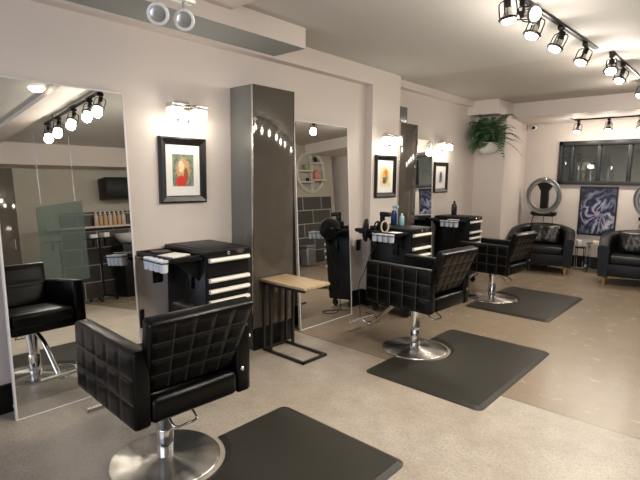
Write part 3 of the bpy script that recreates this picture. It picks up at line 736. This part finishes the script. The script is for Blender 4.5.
def pillow(root, off, label):
    bm = NB(); bmesh.ops.create_grid(bm, x_segments=14, y_segments=14, size=0.5); 
    top = bm.verts[:]
    for v in top: v.co.z = 0
    r = bmesh.ops.duplicate(bm, geom=bm.verts[:] + bm.edges[:] + bm.faces[:])
    dv = [g for g in r['geom'] if isinstance(g, bmesh.types.BMVert)]
    def prof(v): return max(0, (1 - (abs(v.co.x) * 2) ** 3)) ** 0.5 * max(0, (1 - (abs(v.co.y) * 2) ** 3)) ** 0.5
    for v in top: v.co.z = 0.5 * prof(v)
    for v in dv: v.co.z = -0.5 * prof(v)
    bmesh.ops.remove_doubles(bm, verts=bm.verts[:], dist=1e-4)
    for v in bm.verts: v.co.x *= 0.46; v.co.y *= 0.34; v.co.z *= 0.15
    for v in bm.verts: v.co.z += 0.012 * math.sin(v.co.x * 40 + v.co.y * 23) * math.cos(v.co.y * 31)
    o = link('cushion', bm, 'pillow', angle=80)
    rz = root.rotation_euler.z; p = root.location + Matrix.Rotation(rz, 3, 'Z') @ Vector(off)
    o.matrix_world = T(p) @ Matrix.Rotation(rz, 4, 'Z') @ RX(68); tag(o, label, 'cushion', 'crumpled leather cushions'); return o
pillow(tub1, (0.03, 0.09, 0.575), 'crumpled dark leather cushion on the left tub armchair')
pillow(tub2, (-0.02, 0.09, 0.575), 'crumpled dark leather cushion on the right-hand tub armchair')

# ------------------------------------------------------------------ ring hair processors
def make_ring(x, y, zc, label):
    t = thing('ring_dryer', label, 'hair dryer', (x, y, 0)); t['group'] = 'ring hair processors'
    mt = T((0, -0.04, zc)) @ RX(90) @ Matrix.Diagonal((0.93, 1, 1, 1))
    bm = NB()
    for r, q in ((0.298, 0.016), (0.236, 0.014)): tube(bm, [(r * math.cos(2 * PI * k / 56), r * math.sin(2 * PI * k / 56), 0.012) for k in range(56)], q, 10, closed=True, mtx=mt)
    lathe(bm, [(0.24, -0.025), (0.30, -0.025), (0.30, -0.004), (0.24, -0.004), (0.24, -0.025)], 56, mt, cap=False); link('ring', bm, 'grey_metal', t)
    bm = NB(); lathe(bm, [(0.01, 0.0), (0.07, 0.0), (0.06, 0.03), (0.03, 0.05)], 20, T((0, -0.02, zc + 0.27))); link('ring_cap', bm, 'grey_metal', t)
    bm = NB(); prism(bm, [(-0.06, -0.24), (0.06, -0.24), (0.06, 0.08), (0.13, 0.2), (0.1, 0.25), (-0.1, 0.25), (-0.13, 0.2), (-0.06, 0.08)], -0.04, 0.03, T((0, 0.02, zc)) @ RX(90)); link('drive_unit', bm, 'black_plastic', t)
    bm = NB(); box(bm, -0.17, 0.17, -0.03, 0.08, zc - 0.35, zc - 0.30, 0.01); box(bm, -0.2, -0.12, -0.04, 0.09, zc - 0.335, zc - 0.275, 0.01); box(bm, 0.12, 0.2, -0.04, 0.09, zc - 0.335, zc - 0.275, 0.01); link('control_box', bm, 'black_plastic', t)
    bm = NB(); lathe(bm, [(0.014, 0.05), (0.014, zc - 0.34)], 14, T((0, 0.03, 0))); lathe(bm, [(0.026, zc - 0.52), (0.03, zc - 0.5), (0.03, zc - 0.45), (0.02, zc - 0.43)], 14, T((0, 0.03, 0))); tube(bm, [(0.15, 0.03, zc - 0.34), (0.15, 0.03, 0.3), (0.04, 0.03, 0.12)], 0.006, 8); link('pole', bm, 'chrome', t)
    bm = NB(); tube(bm, smooth_pts([(-0.15, 0.03, zc - 0.33), (-0.19, 0.03, zc - 0.45), (-0.14, 0.03, zc - 0.6), (-0.04, 0.04, zc - 0.56), (-0.02, 0.04, zc - 0.42)], 6), 0.006, 8); link('cable', bm, 'black_plastic', t)
    bm = NB()
    for k in range(5):
        a = 2 * PI * k / 5 + .3; tube(bm, [(0, 0.03, 0.07), (0.24 * math.cos(a), 0.03 + 0.17 * math.sin(a), 0.03)], [0.02, 0.014], 8); lathe(bm, [(0.022, 0), (0.024, 0.01), (0.022, 0.03)], 10, T((0.24 * math.cos(a), 0.03 + 0.17 * math.sin(a), 0)))
    link('star_base', bm, 'black_plastic', t); return t
make_ring(0.645, 8.655, 1.20, 'silver ring hair processor on a stand behind the left tub armchair')
make_ring(2.235, 8.655, 1.20, 'silver ring hair processor cut off at the right edge, behind the right armchair')

# ------------------------------------------------------------------ poster
t = thing('poster', 'black framed blue and violet swirl poster under the far window', 'poster', (0, 8.9, 0))
bm = NB(); y0, y1, z0, z1 = 1.14, 1.695, 0.565, 1.37; f = 0.022
box(bm, y0, y1, -0.02, 0, z0, z0 + f); box(bm, y0, y1, -0.02, 0, z1 - f, z1); box(bm, y0, y0 + f, -0.02, 0, z0, z1); box(bm, y1 - f, y1, -0.02, 0, z0, z1); link('frame', bm, 'frame', t)
bm = NB(); box(bm, y0 + f, y1 - f, -0.012, -0.002, z0 + f, z1 - f); link('print', bm, 'swirl', t, smooth=False)

# security camera in the corner
t = thing('security_camera', 'small white security camera with black lens high in the far corner', 'camera', (0.30, 8.86, 2.37))
bm = NB(); box(bm, -0.075, -0.03, -0.02, 0.04, -0.035, 0.035, 0.006); box(bm, -0.03, 0.03, -0.005, 0.01, -0.01, 0.01); link('mount', bm, 'white', t)
bm = NB(); lathe(bm, [(0.03, -0.03), (0.04, -0.02), (0.04, 0.04), (0.03, 0.045)], 20, T((0.045, -0.02, 0)) @ RX(90)); c = link('housing', bm, 'white', t)
bm = NB(); lathe(bm, [(0.028, 0), (0.028, 0.012), (0.015, 0.016)], 18, T((0.045, -0.063, 0)) @ RX(90)); link('lens', bm, 'lens', c)

# ------------------------------------------------------------------ small furniture between the armchairs
t = thing('folding_stand', 'slim chrome stand with black top beside the left tub armchair', 'stand', (1.27, 8.66, 0))
bm = NB(); box(bm, -0.07, 0.07, -0.07, 0.07, 0.36, 0.385, 0.004); link('stand_top', bm, 'black_plastic', t)
for x, y in ((-0.06, -0.06), (0.06, -0.06), (0.06, 0.06), (-0.06, 0.06)):
    bm = NB(); tube(bm, [(x, y, 0), (x, y, 0.36)], 0.007, 8); link('leg', bm, 'chrome', t)
bm = NB(); tube(bm, [(-0.06, -0.06, 0.03), (0.06, 0.06, 0.03)], 0.005, 8); tube(bm, [(-0.06, 0.06, 0.03), (0.06, -0.06, 0.03)], 0.005, 8); link('cross_brace', bm, 'chrome', t)
bm = NB(); lathe(bm, [(0.04, 0), (0.042, 0.005), (0.042, 0.1), (0.04, 0.105), (0.015, 0.105)], 20, T((-0.02, 0, 0))); o = tag(link('paper_roll', bm, 'white', loc=(1.26, 8.66, 0.386)), 'white paper roll on the slim chrome stand', 'paper roll')
t = thing('acrylic_table', 'clear acrylic side table under the poster, between the two armchairs', 'table', (1.66, 8.62, 0))
bm = NB(); box(bm, -0.27, 0.27, -0.18, 0.18, 0.46, 0.475, 0.003); link('table_top', bm, 'clear', t)
for s in (-1, 1):
    bm = NB(); box(bm, s * 0.255 - 0.008, s * 0.255 + 0.008, -0.18, 0.18, 0, 0.46, 0.002); link('side_panel', bm, 'clear', t)
for i, (x, y, z, rz, m, lab) in enumerate(((1.55, 8.6, 0.475, 0.3, 'paper', 'white magazine at the bottom of the pile on the acrylic table'), (1.55, 8.6, 0.488, 0.1, 'cream', 'cream magazine on top of the pile on the acrylic table'), (1.80, 8.62, 0.475, -0.1, 'white', 'white booklet lying alone on the acrylic table'))):
    bm = NB(); box(bm, -0.09, 0.09, -0.12, 0.12, 0, 0.012, 0.001); tag(link('magazine', bm, m, loc=(x, y, z), rot=(0, 0, rz)), lab, 'magazine', 'magazines on the acrylic table')

# ------------------------------------------------------------------ outlets
def outlet(x, y, z, h, wd, label):
    t = thing('wall_outlet', label, 'outlet', (x, y, z))
    bm = NB(); box(bm, 0, 0.008, -wd / 2, wd / 2, -h / 2, h / 2, 0.003); link('cover_plate', bm, 'black_plastic', t)
    bm = NB()
    for s in (-1, 1): box(bm, 0.007, 0.012, -wd * 0.25, wd * 0.25, s * h * 0.22 - h * 0.13, s * h * 0.22 + h * 0.13, 0.002)
    link('socket', bm, 'black_rubber', t); return t
outlet(0.0, 1.80, 0.715, 0.125, 0.08, 'black wall outlet under the shelf of the nearest trolley')
outlet(0.0, 1.665, 0.40, 0.14, 0.035, 'narrow black wall plate low beside the first mirror')
outlet(0.0, 4.285, 0.70, 0.125, 0.08, 'black wall outlet beside the middle trolley and the second mirror')
t = thing('door_stop', 'small white rubber-tipped door stop on the baseboard at the left edge', 'door stop', (0.02, 0.80, 0.06))
bm = NB(); tube(bm, [(0, 0, 0), (0.06, 0.0, 0)], 0.008, 10); link('rod', bm, 'steel', t)
bm = NB(); lathe(bm, [(0.014, 0), (0.016, 0.01), (0.012, 0.024)], 14, T((0.055, 0, 0)) @ RY(90)); link('tip', bm, 'white', t)

# ------------------------------------------------------------------ tools on the middle trolley
def bottle(name, prof, m, loc, label, cat='bottle', capm=None, capprof=None, group=None):
    t = thing(name, label, cat, loc, group=group)
    bm = NB(); lathe(bm, prof, 20); link('bottle_body', bm, m, t)
    if capprof:
        bm = NB(); lathe(bm, capprof, 16); link('cap', bm, capm, t)
    return t
t = thing('hair_dryer', 'black hair dryer with round diffuser and long cord, beside the middle trolley', 'hair dryer', (0.37, 3.89, 0.0))
bm = NB(); mt = T((0, 0, 0.93)) @ RZ(118) @ RX(90)
lathe(bm, [(0.02, -0.012), (0.07, -0.006), (0.11, 0.006), (0.12, 0.02), (0.12, 0.032), (0.10, 0.036), (0.03, 0.028)], 32, mt); link('diffuser', bm, 'black_plastic', t)
bm = NB(); lathe(bm, [(0.014, -0.09), (0.02, -0.08), (0.022, -0.03), (0.022, -0.005)], 20, mt); box(bm, -0.018, 0.018, -0.14, -0.10, 0.77, 0.93, 0.008, mtx=RZ(118)); link('dryer_body', bm, 'black_plastic', t)
bm = NB(); tube(bm, smooth_pts([(0.11, 0.055, 0.775), (0.06, 0.03, 0.66), (0.0, 0.03, 0.5), (-0.07, 0.03, 0.35), (-0.05, 0.02, 0.18), (-0.04, 0.02, 0.06), (0.0, -0.02, 0.012), (0.10, -0.06, 0.006), (0.2, 0.0, 0.006), (0.12, 0.12, 0.006), (-0.1, 0.2, 0.006)], 7), 0.0045, 8); link('cord', bm, 'black_rubber', t)
bm = NB(); tube(bm, [(-0.13, 0.02, 0.93), (0.0, 0.03, 0.93)], 0.010, 8); link('holder_arm', bm, 'black_metal', t)

t = thing('clipper_holder', 'black clipper standing in a block on the middle trolley shelf', 'clipper', (0.44, 4.12, 0.902))
bm = NB(); box(bm, -0.05, 0.05, -0.035, 0.035, 0, 0.1, 0.008); link('charging_block', bm, 'black_plastic', t)
bm = NB(); box(bm, -0.03, 0.09, -0.025, 0.025, 0.16, 0.21, 0.012); box(bm, -0.025, 0.02, -0.02, 0.02, 0.09, 0.2, 0.008); link('clipper_body', bm, 'black_plastic', t)
def ring_thing(m, loc, r, label, tilt):
    bm = NB(); pts = [(r * 0.62 * math.cos(2 * PI * k / 28), 0, r + r * math.sin(2 * PI * k / 28)) for k in range(28)]; tube(bm, pts, 0.008, 8, closed=True)
    return tag(link('cord_loop', bm, m, loc=loc, rot=(0, 0, tilt)), label, 'cord', 'cord loops on the middle trolley')
ring_thing('black_rubber', (0.47, 3.99, 0.91), 0.055, 'black cord loop on the middle trolley shelf next to the diffuser', 0.9)
ring_thing('cream', (0.53, 4.03, 0.91), 0.058, 'cream cord loop on the middle trolley shelf', 0.7)
t = bottle('spray_bottle', [(0.03, 0), (0.034, 0.006), (0.034, 0.12), (0.026, 0.15), (0.014, 0.165)], 'blue', (0.38, 4.42, 0.949), 'dark blue spray bottle on top of the middle trolley', capm='white', capprof=[(0.016, 0.16), (0.016, 0.185), (0.012, 0.19)])
bm = NB(); box(bm, -0.018, 0.055, -0.012, 0.012, 0.187, 0.215, 0.005); box(bm, 0.028, 0.036, -0.006, 0.006, 0.145, 0.19, 0.002); link('trigger', bm, 'teal', t)
bottle('pump_bottle', [(0.024, 0), (0.027, 0.005), (0.027, 0.09), (0.02, 0.105), (0.01, 0.112)], 'teal', (0.47, 4.44, 0.949), 'short pale blue bottle beside the dark blue spray bottle', capm='white', capprof=[(0.011, 0.11), (0.011, 0.13), (0.006, 0.133)])
bottle('pomade_bottle', [(0.036, 0), (0.04, 0.006), (0.04, 0.12), (0.03, 0.15), (0.014, 0.165)], 'dark_bottle', (0.08, 6.46, 0.949), 'dark bottle standing on top of the farthest trolley', capm='black_plastic', capprof=[(0.015, 0.16), (0.015, 0.195), (0.01, 0.2)])

# ------------------------------------------------------------------ the other side of the room (seen in the mirrors)
t = thing('wall_cabinet', 'black wall cabinet above the bottle ledge, seen in the first mirror', 'cabinet', (5.28, 3.72, 1.75))
bm = NB(); box(bm, 0, 0.32, 0, 1.1, 0, 0.38, 0.004); link('cabinet_body', bm, 'black_metal', t)
for k in range(2):
    bm = NB(); box(bm, -0.018, 0.0, 0.005 + 0.55 * k, 0.545 + 0.55 * k, 0.005, 0.375, 0.003); d = link('door', bm, 'black_metal', t)
    bm = NB(); y = 0.50 if k == 0 else 0.60; tube(bm, [(-0.03, y, 0.04), (-0.03, y, 0.14)], 0.005, 8); link('handle', bm, 'chrome', d)
for k in range(7):
    m = 'amber' if k % 3 else 'peach'
    bottle('shampoo_bottle', [(0.03, 0), (0.034, 0.006), (0.034, 0.17), (0.024, 0.19), (0.012, 0.2)], m, (5.49, 3.58 + 0.082 * k, 1.286), 
           ('amber' if k % 3 else 'peach') + ' pump bottle, ' + ('leftmost', 'second from left', 'third from left', 'middle', 'third from right', 'second from right', 'rightmost')[k] + ' of seven on the ledge in the mirror', capm='white', capprof=[(0.012, 0.2), (0.012, 0.235), (0.02, 0.237), (0.02, 0.25)], group='pump bottles on the tiled ledge')
def tray_stand(x, y, label):
    t = thing('tray_stand', label, 'stand', (x, y, 0)); t['group'] = 'rolling tray stands'
    bm = NB(); box(bm, -0.14, 0.14, -0.2, 0.2, 1.05, 1.075, 0.006); link('tray', bm, 'black_plastic', t)
    bm = NB(); lathe(bm, [(0.02, 0.08), (0.02, 1.05)], 14); link('pole', bm, 'black_metal', t)
    bm = NB()
    for k in range(5):
        a = 2 * PI * k / 5; tube(bm, [(0, 0, 0.09), (0.22 * math.cos(a), 0.22 * math.sin(a), 0.055)], [0.018, 0.012], 8); lathe(bm, [(0.02, 0), (0.024, 0.012), (0.02, 0.045)], 10, T((0.22 * math.cos(a), 0.22 * math.sin(a), 0)))
    link('star_base', bm, 'black_plastic', t)
    for y in (-0.1, 0.1):
        bm = NB(); box(bm, -0.02, 0.02, y - 0.02, y + 0.02, 0.93, 1.05, 0.006); link('tool_holder', bm, 'black_plastic', t)
    return t
tray_stand(5.15, 3.45, 'black rolling tray stand with white towels, seen in the first mirror')
tray_stand(4.85, 2.72, 'black rolling tray stand behind the frosted glass panel, seen in the mirror')
sheet(5.06, 5.2, 3.30, 3.41, 1.076, 0.2, 'rolled white towel on the tray stand, left one, in the mirror', h=0.06)
sheet(5.08, 5.22, 3.50, 3.6, 1.076, -0.2, 'rolled white towel on the tray stand, right one, in the mirror', h=0.08)
t = thing('shampoo_unit', 'white shampoo bowl on a black base, seen in the first mirror', 'shampoo unit', (5.18, 4.02, 0))
bm = NB(); box(bm, -0.2, 0.25, -0.25, 0.25, 0, 0.92, 0.01); link('unit_base', bm, 'black_metal', t)
bm = NB(); lathe(bm, [(0.06, 0.92), (0.16, 0.95), (0.24, 1.04), (0.27, 1.12), (0.25, 1.12), (0.2, 1.03), (0.06, 0.97)], 28); link('bowl', bm, 'white', t)
t = thing('hanging_panel', 'frosted glass panel hung on two chains, seen in the first mirror', 'glass panel', (4.55, 0, 0))
bm = NB(); prism(bm, [(2.35, 0.42), (3.0, 0.46), (3.0, 1.67), (2.35, 1.58)], -0.006, 0.006, Matrix(((0, 0, 1, 0), (1, 0, 0, 0), (0, 1, 0, 0), (0, 0, 0, 1)))); link('glass_panel', bm, 'frosted', t)
for y in (2.42, 2.9):
    bm = NB()
    for k in range(52): 
        z = 1.62 + 0.02 * k + 0.01; pts = [((0.006 * math.cos(a) if k % 2 else 0.0), y + (0.0 if k % 2 else 0.006 * math.cos(a)), z + 0.013 * math.sin(a)) for a in [2 * PI * j / 8 for j in range(8)]]
        tube(bm, pts, 0.0025, 5, closed=True)
    link('chain', bm, 'chrome', t)
make_c = thing('tall_cabinet', 'tall brown cabinet at the left edge of the first mirror, across the room', 'cabinet', (4.7, 1.2, 0)); make_c['group'] = 'tall glossy cabinets'
bm = NB(); box(bm, 0.02, 0.6, 0, 0.95, 0, 2.17, 0.003); link('cabinet_body', bm, 'cabinet', make_c)
bm = NB(); box(bm, 0.0, 0.02, 0.005, 0.945, 0.05, 2.165, 0.003); d = link('door', bm, 'cabinet', make_c)
bm = NB(); tube(bm, [(-0.02, 0.88, 1.0), (-0.02, 0.88, 1.15)], 0.006, 8); link('handle', bm, 'chrome', d)

# round wall shelf and its ornaments (seen in the middle mirror)
RSY, RSZ, RSR = 7.80, 2.04, 0.45
t = thing('round_shelf', 'white round wire shelf on the right wall, seen in the second mirror', 'shelf', (4.3, RSY, RSZ))
bm = NB()
for rr in (RSR, RSR - 0.035): tube(bm, [(-0.06, rr * math.cos(2 * PI * k / 48), rr * math.sin(2 * PI * k / 48)) for k in range(48)], 0.010, 8, closed=True)
tube(bm, [(-0.06, 0, -RSR), (-0.06, 0, RSR)], 0.010, 8); tube(bm, [(-0.06, 0.05, -RSR), (-0.06, 0.05, RSR)], 0.008, 8); link('ring_frame', bm, 'white_metal', t)
shelves = [(-0.40, 0.0, 0.02), (0.03, 0.36, 0.20), (0.03, 0.42, -0.18), (-0.34, 0, -0.22)]
for a, b, z in shelves:
    bm = NB(); box(bm, -0.15, -0.005, a, b, z - 0.012, z + 0.012, 0.003); link('shelf_board', bm, 'white_metal', t)
def ornament(name, m, y, z, label, prof):
    bm = NB(); lathe(bm, prof, 18); tag(link(name, bm, m, loc=(4.22, RSY + y, RSZ + z + 0.0125)), label, 'ornament', 'ornaments on the round shelf')
ornament('vase', 'pink', 0.15, -0.18, 'pink vase on the round shelf, in the second mirror', [(0.04, 0), (0.07, 0.03), (0.06, 0.12), (0.04, 0.2), (0.05, 0.22)])
ornament('jar', 'green', -0.15, 0.02, 'pale green jar on the round shelf, in the second mirror', [(0.06, 0), (0.065, 0.01), (0.065, 0.12), (0.05, 0.14)])
ornament('candle', 'black_plastic', -0.15, -0.22, 'small black candle on the lowest board of the round shelf', [(0.04, 0), (0.04, 0.07), (0.01, 0.08)])
ornament('candlestick', 'dark_bottle', 0.15, 0.20, 'dark ornament on the top board of the round shelf', [(0.05, 0), (0.03, 0.03), (0.05, 0.1), (0.02, 0.13)])
t = thing('waste_bin', 'brushed steel waste bin against the tiled wall, seen in the second mirror', 'bin', (4.08, 7.35, 0))
bm = NB(); box(bm, -0.13, 0.13, -0.13, 0.13, 0.0, 0.40, 0.04, 4); link('bin_body', bm, 'grey_metal', t)
bm = NB(); box(bm, -0.135, 0.135, -0.135, 0.135, 0.40, 0.45, 0.03, 4); link('lid', bm, 'grey_metal', t)

# ------------------------------------------------------------------ daylight and camera
wd = bpy.data.worlds.new('World'); SC.world = wd; wd.use_nodes = True
wd.node_tree.nodes['Background'].inputs['Color'].default_value = (0.62, 0.74, 1.0, 1); wd.node_tree.nodes['Background'].inputs['Strength'].default_value = 1.0
l = bpy.data.lights.new('daylight', 'AREA'); l.shape = 'RECTANGLE'; l.size = 3.8; l.size_y = 1.7; l.energy = 40; l.color = (0.8, 0.88, 1.0)
o = bpy.data.objects.new('daylight', l); COL.objects.link(o); o.location = (2.8, -2.62, 1.4); o.rotation_euler = (R(90), 0, 0)
lamp('POINT', (2.2, 10.0, 0.7), 110, (1, 0.93, 0.85), 0.2, name='back_room_fill')  # added fill lamp, hidden below the sill to brighten the window panes

cam = bpy.data.cameras.new('camera'); co = bpy.data.objects.new('camera', cam); COL.objects.link(co); SC.camera = co
cam.sensor_width = 36; cam.lens = 475 / 640 * 36; cam.clip_start = 0.05
P_, Y_, R_ = R(7.4), R(42), R(0.7)
fw = Vector((-math.sin(Y_) * math.cos(P_), math.cos(Y_) * math.cos(P_), -math.sin(P_)))
r0 = Vector((math.cos(Y_), math.sin(Y_), 0)); u0 = r0.cross(fw)
rt = r0 * math.cos(R_) + u0 * math.sin(R_); up = -r0 * math.sin(R_) + u0 * math.cos(R_)
mw = Matrix((rt, up, -fw)).transposed().to_4x4(); mw.translation = (3.27, 0, 1.45); co.matrix_world = mw

SC.view_settings.view_transform = 'Standard'; SC.view_settings.look = 'None'
SC.view_settings.exposure = 0.75; SC.view_settings.gamma = 1
SC.cycles.use_denoising = True; SC.cycles.max_bounces = 10; SC.cycles.diffuse_bounces = 5; SC.cycles.glossy_bounces = 5
SC.cycles.sample_clamp_indirect = 6; SC.cycles.caustics_reflective = False; SC.cycles.caustics_refractive = False
